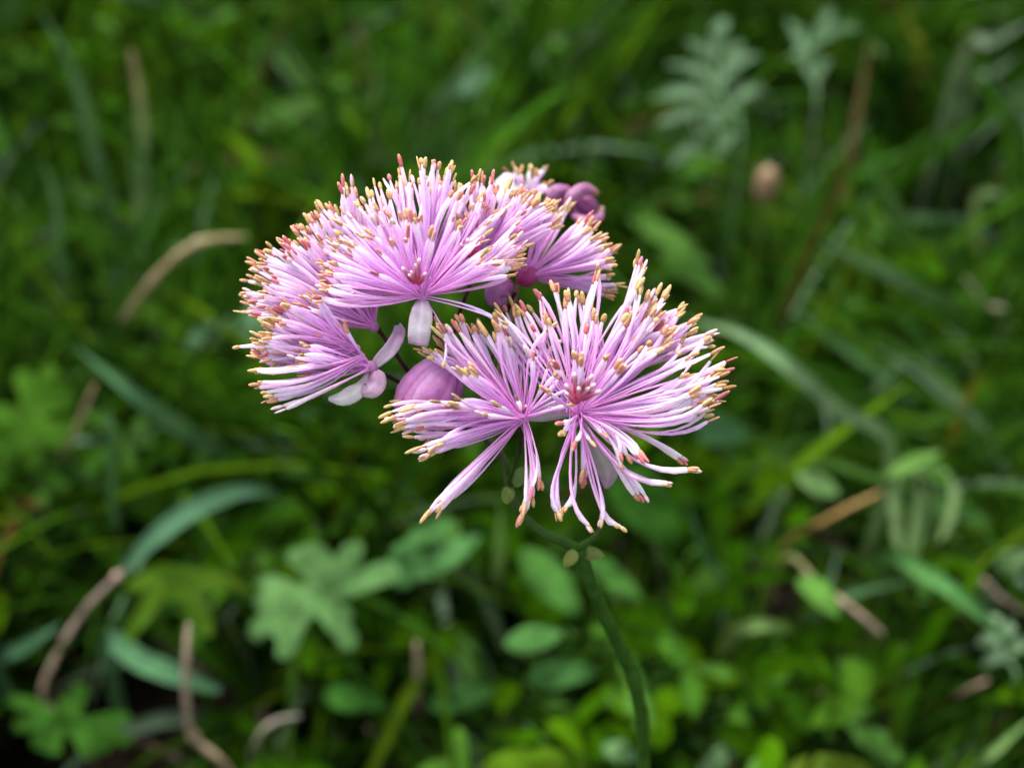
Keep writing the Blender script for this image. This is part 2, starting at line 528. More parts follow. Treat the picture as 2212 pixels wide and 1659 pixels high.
# --- front left flower
F = (1130, 905, D0)
fan('front_left', *F, [(200, 205), (190, 250), (182, 272), (177, 278), (172, 272)], 30, (-4, 3), (-0.10, 0.02), red=0.08)
fan('front_left', *F, [(168, 150), (152, 160)], 8, (-3, 2), (-0.04, 0.04), red=0.05)
fan('front_left', *F, [(149, 258), (142, 250), (132, 240), (124, 244), (114, 200), (104, 180), (94, 160)], 40, (-3, 5), (-0.04, 0.06), red=0.12)
fan('front_left', *F, [(170, 180), (150, 160), (120, 130), (90, 140), (60, 120)], 12, (-8, -3), (-0.05, 0.05), red=0.2)
fan('front_left', *F, [(198, 212), (201, 196)], 8, (-5, -1), (-0.06, 0.0), red=0.0, jitter=2)
fan('front_left', *F, [(224, 262), (228, 246)], 9, (-5, 0), (-0.04, 0.04), red=0.0, jitter=1.5, white=(0.5, 1))
fan('front_left', *F, [(268, 205), (276, 165), (282, 140), (272, 195)], 9, (-4, 1), (0.04, 0.12), red=0.15, white=(0.4, 1))
fan('front_left', *F, [(200, 180), (186, 230), (178, 250)], 14, (1, 6), (-0.12, 0.04), red=0.1)
fan('front_left', *F, [(185, 90), (150, 60), (100, 40)], 5, (-9, -6), (-0.05, 0.05), red=0.0, white=(0.5, 1))
fan('front_left', *F, [(60, 120), (30, 110), (10, 90)], 8, (-3, 3), (-0.05, 0.05), red=0.1)
fan('front_left', *F, [(122, 235), (108, 225), (92, 235), (78, 220), (64, 180)], 14, (2, 7), (-0.06, 0.06), red=0.2, white=(0.2, 0.7))
# --- front right flower
G = (1250, 892, D0)
fan('front_right', *G, [(118, 285), (108, 265), (98, 262), (88, 268), (78, 310), (70, 322), (62, 308), (56, 302)], 36, (-2, 7), (-0.06, 0.05), red=0.3, white=(0.2, 0.8), base_r=34, lj=0.14)
fan('front_right', *G, [(142, 200), (132, 235), (124, 270), (118, 250)], 14, (0, 6), (-0.06, 0.06), red=0.3, white=(0.2, 0.7))
fan('front_right', *G, [(120, 200), (90, 190), (60, 210), (40, 190)], 14, (-4, 2), (-0.06, 0.05), red=0.3)
fan('front_right', *G, [(56, 250), (40, 262), (30, 275), (20, 295)], 30, (0, 6), (-0.08, 0.04), red=0.3)
fan('front_right', *G, [(22, 310), (17, 320), (13, 328), (8, 300), (3, 285), (-1, 280)], 36, (-4, 5), (-0.12, -0.02), red=0.35, white=(0.3, 1))
fan('front_right', *G, [(12, 240), (4, 230), (-2, 250)], 10, (-6, -2), (-0.14, -0.05), red=0.5, white=(0.5, 1))
strand('front_right', (1252, 905), (1283, 1125), (1338, 1138), 2, -2, 0, spread=5)
strand('front_right', (1255, 915), (1314, 1085), (1296, 1122), 2, -1, 0, spread=4)
strand('front_right', (1244, 905), (1212, 1085), (1272, 1132), 2, -3, 0, spread=4)
strand('front_right', (1243, 905), (1176, 1055), (1205, 1100), 4, -2, 0.1, spread=7)
strand('front_right', (1238, 905), (1252, 1085), (1222, 1096), 2, -1, 0, spread=5)
strand('front_right', (1258, 895), (1372, 1030), (1486, 1013), 3, -3, 0, spread=5)
strand('front_right', (1262, 915), (1335, 1045), (1432, 1044), 3, -3, 0, spread=5)
strand('front_right', (1265, 920), (1345, 1010), (1382, 1066), 4, 0, 0.7, spread=9)
strand('front_right', (1258, 898), (1395, 930), (1466, 982), 4, 2, 0.7, spread=7)
strand('front_right', (1262, 900), (1330, 925), (1345, 985), 4, -4, 0.9, spread=12)
strand('front_left', (1136, 908), (1168, 1020), (1132, 1092), 3, -2, 0, spread=5)
fan('front_right', *G, [(-30, 150), (-42, 130)], 5, (-7, -3), (0.02, 0.08), red=0.9, white=(0.5, 1))
fan('front_right', *G, [(-82, 120), (-88, 140)], 5, (-3, 2), (-0.04, 0.04), red=0.9, white=(0.2, 0.6))
fan('front_right', *G, [(150, 80), (110, 120), (80, 100), (60, 130), (40, 110)], 14, (-10, -5), (-0.05, 0.05), red=0.45)
fan('front_right', *G, [(200, 40), (250, 60), (330, 60)], 6, (-7, -4), (-0.1, 0.1), red=0.2, white=(0.5, 1))
G2 = (1312, 812, D0 + 0.006)
fan('front_right_rear', *G2, [(68, 180), (56, 195), (44, 205), (38, 208), (32, 206), (20, 226), (14, 228)], 40, (-3, 4), (-0.06, 0.04), red=0.12)
fan('front_right_rear', *G2, [(110, 150), (60, 150), (30, 140)], 14, (-5, -1), (-0.05, 0.05), red=0.4)

def head(key, c, axis2, size, col0, col1):
    """receptacle: the small swollen base that carries the stamens, sepals and pistils"""
    mb = MB()
    a = math.radians(axis2)
    ax = (RGT * math.cos(a) + UPV * math.sin(a) - FWD * 0.15)
    k = D0 / FPX
    ellipsoid(mb, P(*c), ax, size * k * 1.2, size * k, col0, col1, 10, 8)
    return mb.build('flower_head', M_SEP, plant)

HEADS = {}
for key, c, ax, size, c0, c1, lab in (
        ('top', A, 90, 13, (0.62, 0.30, 0.55), (0.72, 0.40, 0.70), 'large domed pink flower with a pale sepal hanging under it'),
        ('left', B, 140, 12, (0.55, 0.25, 0.50), (0.65, 0.35, 0.62), 'pink flower leaning out beside the domed one'),
        ('lower_left', Cc, 165, 13, (0.60, 0.30, 0.55), (0.68, 0.36, 0.64), 'pink flower with three curled sepals behind its stamens'),
        ('behind_top', A2, 75, 15, (0.50, 0.08, 0.25), (0.55, 0.12, 0.35), 'pink flower with a crimson heart behind the dome'),
        ('right_back', Dd, 25, 24, (0.36, 0.02, 0.16), (0.50, 0.10, 0.30), 'slightly blurred pink flower with a crimson base and dark stalk'),
        ('far', E, 90, 30, (0.60, 0.34, 0.58), (0.78, 0.58, 0.78), 'small half opened pale flower next to the purple bud'),
        ('front_left', F, 150, 12, (0.62, 0.30, 0.55), (0.75, 0.45, 0.70), 'pink flower with tan anthers spread in a fan'),
        ('front_right', G, 60, 13, (0.45, 0.05, 0.18), (0.50, 0.08, 0.22), 'pink flower with crimson centre and stamens curling down'),
        ('front_right_rear', G2, 40, 14, (0.60, 0.22, 0.52), (0.66, 0.30, 0.60), 'tuft of pink stamens behind the crimson centred flower')):
    HEADS[key] = head(key, c, ax, size, c0, c1)
    HEADS[key]['label'] = lab

# the 300 stamens that show largest are single parts, the rest of each flower one tuft
def score(s):
    x0, y0, d0 = proj(s['b']); x1, y1, d1 = proj(s['tip'])
    return math.hypot(x1 - x0, y1 - y0) - (d1 - D0) * 22000 + R.uniform(-30, 30)
ranked = sorted(STAMENS, key=score, reverse=True)
tufts = {k: MB() for k in HEADS}
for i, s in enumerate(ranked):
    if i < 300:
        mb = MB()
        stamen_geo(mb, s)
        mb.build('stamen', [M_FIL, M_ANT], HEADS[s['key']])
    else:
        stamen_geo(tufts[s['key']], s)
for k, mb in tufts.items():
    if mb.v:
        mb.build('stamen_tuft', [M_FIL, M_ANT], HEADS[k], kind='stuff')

def sepal(key, pix, widths, cols, fold=0.3, up=None, wave=0.05):
    mb = MB()
    n = 12
    path = smooth_path([P(*p) for p in pix], n)
    k = pix[0][2] / FPX
    ws = [interp(widths, i / (n - 1)) * k for i in range(n)]
    cs = [interp(cols, i / (n - 1)) for i in range(n)]
    strip(mb, path, ws, cs, up=up or -FWD, fold=fold, across=6, wave=wave)
    # a second skin gives the sepal its thickness
    o = mb.build('sepal', M_SEP, HEADS[key])
    so_ = o.modifiers.new('thickness', 'SOLIDIFY'); so_.thickness = 0.00018; so_.offset = 0
    return o

WHT = (0.88, 0.83, 0.86)
sepal('top', [(912, 650, D0 - 0.0005), (910, 680, D0 - 0.0015), (906, 715, D0 - 0.0015), (903, 746, D0 - 0.0005)], [26, 44, 50, 50, 48, 42], [(0.70, 0.52, 0.70), (0.66, 0.58, 0.62), WHT, (0.66, 0.48, 0.64)], fold=-0.12)
sepal('lower_left', [(800, 800, D0 + 0.004), (818, 780, D0 + 0.003), (846, 752, D0 + 0.002), (862, 722, D0 + 0.003), (860, 704, D0 + 0.005)], [10, 20, 30, 30, 26, 14], [(0.68, 0.50, 0.66), (0.70, 0.60, 0.68), (0.55, 0.34, 0.55), (0.50, 0.40, 0.55)], fold=0.5)
sepal('lower_left', [(806, 800, D0 + 0.003), (812, 818, D0 + 0.001), (803, 840, D0 + 0.000), (780, 848, D0 + 0.001)], [20, 38, 46, 44, 36, 20], [(0.72, 0.46, 0.66), (0.74, 0.52, 0.68), (0.76, 0.56, 0.70)], fold=-0.4)
sepal('lower_left', [(800, 797, D0 + 0.004), (778, 838, D0 + 0.001), (742, 860, D0 + 0.001), (710, 862, D0 + 0.002)], [8, 16, 32, 38, 34, 24, 8], [(0.72, 0.62, 0.66), (0.78, 0.76, 0.74), (0.72, 0.70, 0.74)], fold=-0.4)
sepal('right_back', [(1110, 616, D0 + 0.014), (1088, 620, D0 + 0.012), (1074, 640, D0 + 0.012), (1084, 664, D0 + 0.014)], [22, 40, 54, 58, 50, 24], [(0.42, 0.10, 0.34), (0.46, 0.20, 0.44), (0.48, 0.24, 0.46)], fold=-0.4)
sepal('front_right', [(1240, 888, D0 + 0.003), (1205, 884, D0 + 0.004), (1165, 890, D0 + 0.004), (1130, 900, D0 + 0.004)], [16, 36, 46, 46, 36, 16], [(0.66, 0.40, 0.60), (0.60, 0.54, 0.54), (0.66, 0.52, 0.62)], fold=-0.3)
sepal('front_right', [(1254, 905, D0 + 0.003), (1285, 965, D0 + 0.005), (1312, 1018, D0 + 0.005), (1310, 1056, D0 + 0.006)], [8, 14, 30, 50, 52, 36, 8], [(0.50, 0.46, 0.48), (0.42, 0.42, 0.36), (0.50, 0.34, 0.46)], fold=-0.3)
sepal('front_right_rear', [(1300, 815, D0 + 0.004), (1270, 780, D0 + 0.003), (1250, 745, D0 + 0.004), (1252, 725, D0 + 0.006)], [14, 26, 30, 24, 10], [(0.62, 0.34, 0.58), (0.64, 0.40, 0.62)], fold=-0.3)
sepal('far', [(1120, 450, D0 + 0.031), (1095, 430, D0 + 0.030), (1092, 400, D0 + 0.031), (1100, 376, D0 + 0.033)], [16, 40, 52, 46, 20], [(0.72, 0.52, 0.72), (0.80, 0.70, 0.80), (0.80, 0.66, 0.78)], fold=-0.3)

for pix, wds in (([(1222, 452, D0 + 0.034), (1236, 424, D0 + 0.033), (1266, 408, D0 + 0.033), (1294, 420, D0 + 0.035)], [12, 26, 30, 26, 10]),
                 ([(1236, 462, D0 + 0.034), (1264, 478, D0 + 0.033), (1292, 470, D0 + 0.034), (1302, 446, D0 + 0.036)], [12, 24, 28, 22, 8]),
                 ([(1180, 440, D0 + 0.034), (1196, 416, D0 + 0.034), (1222, 412, D0 + 0.035), (1240, 424, D0 + 0.036)], [10, 26, 30, 24, 10])):
    sepal('far', pix, wds, [(0.42, 0.13, 0.36), (0.56, 0.30, 0.50), (0.40, 0.14, 0.33), (0.42, 0.26, 0.20)], fold=-0.5, wave=0.12)

def pistil(key, px, py, d, ang, ln, wd, c0, c1):
    mb = MB()
    a = math.radians(ang)
    k = d / FPX
    n = 8
    path = [P(px + math.cos(a) * ln * t, py - math.sin(a) * ln * t, d - 0.0015 * t) for t in [i / (n - 1) for i in range(n)]]
    tube(mb, path, [wd * 0.5 * k * x for x in (0.5, 0.8, 1, 0.95, 0.8, 0.6, 0.7, 0.4)], [mixc(c0, c1, (i / (n - 1)) ** 5) for i in range(n)], 8)
    return mb.build('pistil', M_PIS, HEADS[key])

CR0, CR1 = (0.46, 0.05, 0.13), (0.82, 0.66, 0.72)
for key, cx, cy, d, lst in (
        ('top', 900, 612, D0 - 0.004, [(128, 44, 14), (100, 46, 13), (82, 52, 14), (112, 28, 12), (60, 30, 12), (140, 24, 11)]),
        ('front_right', 1246, 868, D0 - 0.005, [(100, 62, 17), (78, 54, 18), (60, 64, 17), (120, 48, 16), (40, 56, 17), (135, 34, 14), (90, 34, 16), (22, 54, 16), (50, 36, 16)]),
        ('behind_top', 1016, 556, D0 + 0.003, [(100, 44, 14), (80, 40, 14), (60, 50, 14), (120, 34, 13)]),
        ('front_left', 1128, 890, D0 - 0.004, [(95, 20, 8), (70, 18, 8)]),
        ('left', 770, 650, D0 + 0.001, [(130, 22, 10), (110, 20, 10)])):
    for a, ln, wd in lst:
        pistil(key, cx + R.uniform(-5, 5), cy + R.uniform(-4, 4), d, a, ln, wd, jit(CR0, 0.15), CR1)

def bud(px, py, d, ang, ln, wd, c0, c1, c2, name='flower_bud', label=None):
    """closed bud of overlapping sepals, each with its own edge"""
    a = math.radians(ang)
    ax = (RGT * math.cos(a) + UPV * math.sin(a)).normalized()
    k = d / FPX
    cpt = P(px, py, d)
    mb = MB()
    ellipsoid(mb, cpt, ax, ln * 0.44 * k, wd * 0.40 * k, c0, c1, 12, 8)
    o = mb.build(name, M_SEP, plant)
    if label:
        o['label'] = label
    s0 = ax.orthogonal().normalized(); s1 = ax.cross(s0)
    for j in range(4):
        th = j * math.pi / 2 + 0.4
        out = s0 * math.cos(th) + s1 * math.sin(th)
        sb = MB()
        n = 9
        pts, ws, cs, = [], [], []
        for i in range(n):
            u = i / (n - 1)
            ph = math.pi * (0.05 + 0.88 * u)
            pts.append(cpt - ax * (ln * 0.5 * k * math.cos(ph)) + out * (wd * 0.5 * k * math.sin(ph)))
            ws.append(wd * k * (0.15 + 0.85 * math.sin(ph)) * 0.82)
            cs.append(mixc(c0, c2, u))
        # cup each sepal round the bud
        rows = []
        for i in range(n):
            t = (pts[min(i + 1, n - 1)] - pts[max(i - 1, 0)]).normalized()
            side = t.cross(out).normalized()
            row = []
            for q in range(13):
                x = q / 12 * 2 - 1
                ang2 = x * 0.95
                rr = (pts[i] - cpt).dot(out)
                base_ax = pts[i] - out * rr
                row.append(sb.add(base_ax + (out * math.cos(ang2) + side * math.sin(ang2)) * rr * (1.0 + 0.05 * j % 0.11 + 0.055 * math.sin(x * 9 + j) + 0.035 * math.sin(i * 1.3 + j)), mixc(mixc(cs[i], c1, abs(x) ** 4 * 0.6), (0.40, 0.06, 0.26), 0.75 * max(0, math.sin(x * 13 + j * 2)) ** 2 * (0.3 + 0.7 * i / n))))
            rows.append(row)
        for i in range(n - 1):
            for q in range(12):
                sb.face((rows[i][q], rows[i][q + 1], rows[i + 1][q + 1], rows[i + 1][q]))
        so2 = sb.build('bud_sepal', M_SEP, o)
        md = so2.modifiers.new('thickness', 'SOLIDIFY'); md.thickness = 0.00022; md.offset = 1
bud(924, 852, D0 + 0.004, 235, 168, 122, (0.72, 0.38, 0.72), (0.84, 0.60, 0.84), (0.66, 0.22, 0.56), label='closed lilac bud behind the tan anthers')
bud(1262, 444, D0 + 0.036, -35, 62, 46, (0.30, 0.07, 0.25), (0.42, 0.26, 0.22), (0.30, 0.07, 0.24), label='round closed purple bud out of focus')
bud(1205, 434, D0 + 0.037, 200, 60, 38, (0.42, 0.14, 0.38), (0.55, 0.32, 0.52), (0.40, 0.13, 0.36), label='smaller lilac bud beside the purple one')

# water drops caught on the filaments
def drops():
    m = bpy.data.materials.new('water_drop'); m.use_nodes = True
    pr = m.node_tree.nodes['Principled BSDF']
    pr.inputs['Base Color'].default_value = (1, 1, 1, 1); pr.inputs['Roughness'].default_value = 0.02
    pr.inputs['Transmission Weight'].default_value = 1.0; pr.inputs['IOR'].default_value = 1.33
    for px, py, dd, r in ((1188, 880, -0.004, 4), (1210, 872, -0.004, 3), (1300, 922, -0.004, 4), (1262, 840, -0.006, 4), (1240, 968, -0.003, 3), (930, 600, -0.006, 3)):
        mb = MB()
        ellipsoid(mb, P(px, py, D0 + dd), UPV, r * D0 / FPX, r * D0 / FPX * 0.9, (1, 1, 1), (1, 1, 1), 10, 8)
        mb.build('water_drop', m, plant)
drops()

# ================================================================== THE MEADOW BEHIND
BLUEG = (0.050, 0.115, 0.062)
PALEG = (0.150, 0.270, 0.130)
MIDG = (0.0225, 0.068, 0.0012)
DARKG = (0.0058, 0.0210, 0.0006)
YELG = (0.058, 0.108, 0.0015)
STRAW = (0.28, 0.20, 0.11)
MAUVE = (0.22, 0.17, 0.115)
OCHRE = (0.20, 0.13, 0.03)
FEATURES = []     # (px, py, radius, depth): random growth keeps clear of these

def note(pts, r):
    for p in pts:
        x, y, d = proj(p)
        FEATURES.append((x, y, r, d))

def resolve(spec):
    """points (px, py, height) ; height None = same vertical plane as the point before"""
    out, y = [], None
    for px, py, h in spec:
        p = PY(px, py, y) if h is None else PH(px, py, h)
        y = p.y
        out.append(p)
    return out

def blade(label, spec, width, col, root=None, name='grass_blade', cat='grass blade', tipw=0.08, basew=0.6, mat=None, group=None, fold=0.3, n=22, tipcol=None, up=None, rootfirst=True):
    """a single blade or leaf rising from the soil; spec runs from the root end to the tip in picture points"""
    pts = resolve(spec)
    col = (col[0] * 1.2, col[1] * 1.1, col[2] * 0.9); width *= 0.82
    rt = Vector(root) if root is not None else Vector((pts[0].x + R.uniform(-0.006, 0.006), pts[0].y + R.uniform(0.0, 0.008), -0.006))
    full = [rt] + pts
    path = smooth_path(full, n)
    k = sum(proj(p)[2] for p in pts) / len(pts) / FPX
    ws, cs = [], []
    for i in range(n):
        u = i / (n - 1)
        wv = lerp(basew, 1, min(1, u / 0.35)) if u < 0.35 else (1 if u < 0.6 else lerp(1, tipw, ((u - 0.6) / 0.4) ** 1.4))
        ws.append(width * k * wv)
        c = jit(col, 0.08)
        if tipcol:
            c = mixc(c, tipcol, max(0, (u - 0.6) / 0.4))
        cs.append(c)
    mb = MB()
    strip(mb, path, ws, cs, up=up or Vector((R.uniform(-0.2, 0.2), -0.75, 0.6)), fold=fold, across=4)
    o = mb.build(name, mat or M_GRASS)
    tag(o, label, cat, group)
    note(path[2:], width * 0.75)
    return o

def stalk(label, spec, r_full, cols, name='dry_stalk', cat='stalk', nodes=(), leaf=None, to_ground='first', n=26):
    """round dry stem; with nodes (thicker joints) at given fractions and an optional green blade as its part"""
    r_px = r_full * 0.62
    pts = resolve(spec)
    g0 = Vector((pts[0].x + R.uniform(-0.004, 0.004), pts[0].y + 0.004, -0.006))
    full = [g0] + pts
    path = smooth_path(full, n)
    k = sum(proj(p)[2] for p in pts) / len(pts) / FPX
    cols = [tuple(x * 1.25 for x in c) for c in cols]
    t = thing(name, g0, label, cat)
    mb = MB()
    tube(mb, path, [r_px * k * (1.0 - 0.25 * i / n) * (0.45 if i == n - 1 else 0.8 if i == n - 2 else 1) * (1 + 0.1 * math.sin(i * 1.9)) for i in range(n)], [jit(interp(cols, i / (n - 1)), 0.08) for i in range(n)], 8)
    mb.build('stem', M_DRY, t)
    for f in nodes:
        p = path[int(f * (n - 1))]
        q = path[min(n - 1, int(f * (n - 1)) + 1)]
        nb = MB()
        ellipsoid(nb, p, (q - p), r_px * k * 1.8, r_px * k * 1.45, jit(cols[0], 0.1), jit(cols[-1], 0.1))
        nb.build('joint', M_DRY, t)
    if leaf:
        lspec, lw, lc = leaf
        lp = smooth_path([path[-1]] + resolve(lspec), 18)
        lb = MB()
        ws = [lw * k * (lerp(0.5, 1, min(1, i / 5)) if i < 10 else lerp(1, 0.1, ((i - 10) / 7) ** 1.5)) for i in range(18)]
        strip(lb, lp, ws, [jit(lc, 0.06) for _ in lp], up=Vector((0, -0.6, 0.8)), fold=0.3, across=4)
        lb.build('blade', M_GRASS, t)
        note(lp, lw * 0.75)
    note(path[2:], r_px * 1.6)
    return t

# ---- bent stalks and blades one can pick out
stalk('mauve dry grass stalk bent sideways, ending in an arching blue-green blade', [(190, 1600, 0.02), (95, 1515, 0.045), (120, 1420, 0.06), (185, 1315, 0.075), (270, 1228, 0.09)], 12, [STRAW, MAUVE, MAUVE, (0.24, 0.17, 0.15)],
      nodes=(0.36, 0.97), leaf=([(335, 1160, 0.098), (425, 1098, 0.10), (520, 1062, 0.095), (600, 1064, 0.085)], 42, BLUEG))
stalk('pale mauve dry stalk standing upright below the three-lobed yellowish leaf', [(500, 1672, 0.04), (418, 1590, 0.055), (402, 1500, 0.075), (402, 1430, 0.09), (408, 1345, 0.10)], 14, [STRAW, (0.27, 0.20, 0.14), (0.25, 0.18, 0.13)], nodes=(0.42,))
stalk('short straw-coloured stub standing alone in a dark gap', [(906, 1545, 0.03), (904, 1480, 0.05), (900, 1385, 0.075)], 14, [(0.18, 0.12, 0.08), (0.26, 0.19, 0.13), (0.24, 0.18, 0.11)])
stalk('kinked tan stalk arching over the grass next to the leftmost stamens', [(248, 750, 0.06), (275, 680, 0.09), (345, 588, 0.12), (430, 524, 0.135), (535, 512, 0.13)], 13, [MAUVE, (0.24, 0.16, 0.09), STRAW, (0.24, 0.20, 0.09)], nodes=(0.8,))
stalk('thin tan dry stem leaning among bright lobed leaves', [(130, 1030, 0.05), (165, 930, 0.09), (205, 830, 0.12)], 10, [(0.2, 0.15, 0.08), STRAW])
stalk('ochre twig slanting up towards the pale drooping leaves', [(1690, 1190, 0.05), (1790, 1120, 0.07), (1905, 1062, 0.08)], 11, [OCHRE, OCHRE, (0.24, 0.15, 0.05)])
stalk('green grass stem with a pinkish dry joint, lying over short turf', [(1690, 1215, 0.06), (1770, 1265, 0.065), (1835, 1310, 0.065), (1910, 1372, 0.055)], 12, [(0.08, 0.12, 0.03), (0.10, 0.12, 0.03), (0.30, 0.20, 0.15), (0.36, 0.26, 0.20)])
stalk('mauve dry stem lying flat beside short turf blades', [(2105, 1268, 0.05), (2160, 1290, 0.05), (2216, 1330, 0.045)], 12, [(0.26, 0.18, 0.15), (0.22, 0.16, 0.13)])
stalk('short brownish dry stem half hidden in a dark hollow of the turf', [(2040, 1530, 0.02), (2090, 1490, 0.035), (2160, 1460, 0.04)], 9, [(0.14, 0.08, 0.05), MAUVE])
stalk('small reddish brown dry stem leaning out of a dark hollow', [(1720, 1560, 0.03), (1745, 1530, 0.04), (1780, 1490, 0.055)], 12, [(0.12, 0.06, 0.03), (0.20, 0.12, 0.09)])
stalk('arching pale dry stem over leaf litter at the feet of the palmate leaf', [(545, 1665, 0.02), (555, 1600, 0.04), (590, 1560, 0.05), (650, 1545, 0.045)], 11, [(0.20, 0.15, 0.10), (0.22, 0.18, 0.14), (0.26, 0.24, 0.20)])
stalk('dull mauve dry stem curving through dark leaf litter', [(870, 1640, 0.01), (830, 1600, 0.03), (790, 1570, 0.03)], 11, [(0.20, 0.14, 0.12), (0.16, 0.10, 0.08)])
stalk('pale dry stem slanting through grass near the sky-lit upper blades', [(2170, 700, 0.06), (2130, 660, 0.075), (2085, 600, 0.09)], 11, [(0.26, 0.22, 0.16), (0.28, 0.24, 0.17), (0.20, 0.18, 0.10)])

blade('tall grey-green grass blade curving over to the side', [(245, 470, 0.06), (215, 370, None), (190, 262, None), (150, 135, None), (85, 15, None)], 34, BLUEG)
blade('upright grass blade with a withered pinkish tip', [(275, 610, 0.05), (303, 490, None), (312, 340, None), (302, 205, None), (283, 108, None)], 30, (0.075, 0.15, 0.07), tipcol=(0.24, 0.17, 0.11), tipw=0.5)
blade('slim grass blade crossing in front of the pink-tipped one', [(265, 600, 0.05), (250, 520, None), (240, 440, None)], 24, (0.06, 0.12, 0.06))
blade('slender bluish grass blade rising beside a thinner one', [(140, 790, 0.05), (138, 690, None), (130, 560, None), (118, 420, None), (82, 335, None)], 27, BLUEG)
blade('thin grass blade close against the slender bluish one', [(120, 790, 0.05), (112, 700, None), (98, 620, None)], 20, (0.055, 0.12, 0.05))
blade('grass blade slanting down to a pale withered kink', [(100, 560, 0.06), (55, 465, 0.10), (-10, 380, 0.13)], 28, (0.08, 0.15, 0.08))
blade('broad yellow-green leaf blade bent beside the dome of flowers', [(592, 480, 0.05), (570, 400, 0.08), (530, 320, 0.09), (470, 280, 0.09)], 44, (0.035, 0.085, 0.003), basew=0.8)
blade('long blue-green grass blade slanting down into a dark gap', [(500, 1010, 0.05), (400, 930, 0.08), (300, 860, 0.10), (165, 750, 0.11)], 44, (0.045, 0.115, 0.065))
blade('narrow blue-green blade standing straight over the dark gap', [(262, 1190, 0.04), (244, 1080, 0.075), (240, 960, 0.11), (236, 880, 0.12)], 25, (0.035, 0.095, 0.05))
blade('big arching blue-green blade beside the pink flowers', [(1925, 990, 0.085), (1810, 885, 0.11), (1705, 792, 0.125), (1600, 722, 0.125), (1478, 686, 0.115)], 38, (0.085, 0.155, 0.090), basew=0.7)
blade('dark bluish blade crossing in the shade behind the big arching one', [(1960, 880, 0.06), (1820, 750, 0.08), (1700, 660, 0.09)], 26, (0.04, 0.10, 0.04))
blade('long grass blade sloping across the far turf', [(2060, 690, 0.05), (1980, 625, 0.08), (1890, 575, 0.10), (1770, 520, 0.11)], 40, (0.06, 0.13, 0.07))
blade('straight grass blade leaning away over the far turf', [(1965, 520, 0.05), (1920, 430, 0.08), (1868, 325, 0.11)], 30, (0.05, 0.12, 0.05))
blade('pale stiff blade folded over at its top like a hook', [(2112, 600, 0.05), (2108, 520, None), (2106, 440, None), (2130, 415, None), (2165, 420, None)], 26, (0.11, 0.19, 0.08), tipw=0.6)
blade('slim dull blade leaning above the closed purple bud', [(1310, 400, 0.05), (1275, 340, 0.08), (1240, 285, 0.10)], 24, (0.05, 0.11, 0.05))
blade('faint upright blade above the dome of flowers', [(808, 340, 0.06), (812, 240, None), (812, 140, None)], 28, (0.075, 0.14, 0.06))
blade('pale upright withered blade in the far grass', [(785, 160, 0.05), (780, 100, None), (770, 40, None)], 26, (0.16, 0.15, 0.08))
blade('broad bluish blade slanting in the far grass', [(930, 270, 0.06), (985, 180, 0.10), (1040, 90, 0.13)], 34, (0.065, 0.14, 0.085))
blade('stout pale blue-green blade leaning outwards over dark growth', [(2075, 135, 0.10), (2140, 90, 0.115), (2230, 45, 0.12)], 34, (0.085, 0.14, 0.10), root=None)
blade('second pale blue-green blade, shorter, under the stout one', [(2095, 200, 0.08), (2140, 160, 0.095), (2200, 120, 0.10)], 26, (0.075, 0.13, 0.09))
blade('bluish upright blade in front of the stout pale pair', [(2060, 260, 0.06), (2055, 190, None), (2050, 130, None)], 20, (0.06, 0.12, 0.08))
blade('bright green blade stretched out low over the turf', [(2100, 1670, 0.05), (2160, 1610, 0.06), (2235, 1545, 0.065)], 26, (0.13, 0.25, 0.09))
blade('blue-green leaf blade lying over dark soil between two dry stalks', [(235, 1395, 0.05), (310, 1430, 0.055), (400, 1465, 0.055), (475, 1490, 0.05)], 58, (0.05, 0.13, 0.075), tipw=0.3, up=Vector((0, -0.5, 0.85)))
blade('bluish blade slanting up to the bent mauve stalk', [(0, 1450, 0.04), (60, 1395, 0.055), (135, 1345, 0.065)], 40, (0.045, 0.12, 0.07), up=Vector((0, -0.5, 0.85)))
blade('pale arched blade tip over yellowish turf', [(1570, 1385, 0.05), (1600, 1358, 0.065), (1650, 1348, 0.07), (1705, 1360, 0.065)], 38, (0.12, 0.22, 0.08), tipw=0.5)
blade('smooth grey-green blade arching between turf and dry joint', [(1720, 1360, 0.04), (1780, 1310, 0.06), (1860, 1275, 0.065), (1990, 1250, 0.06)], 30, (0.06, 0.14, 0.07))
blade('long curved green blade sweeping over the low turf', [(1900, 1210, 0.05), (2000, 1240, 0.07), (2100, 1310, 0.07), (2212, 1420, 0.055)], 40, (0.05, 0.15, 0.05))
blade('thin dark stem-like blade behind the downward curling stamens', [(1555, 1300, 0.06), (1515, 1180, 0.085), (1470, 1050, 0.11)], 24, (0.025, 0.075, 0.03))
blade('pale upright blade seen just under the drooping anthers', [(1075, 1270, 0.05), (1080, 1180, 0.08), (1082, 1085, 0.105)], 34, (0.075, 0.16, 0.055))
blade('ochre-tinged blade leaning in the shade of the far turf', [(2060, 930, 0.06), (2085, 870, 0.08), (2115, 800, 0.095)], 28, (0.12, 0.12, 0.02))
blade('yellow withered blade tip in the far corner growth', [(1985, 120, 0.08), (1970, 75, 0.11), (1950, 20, 0.13)], 30, (0.085, 0.11, 0.015), tipw=0.4)

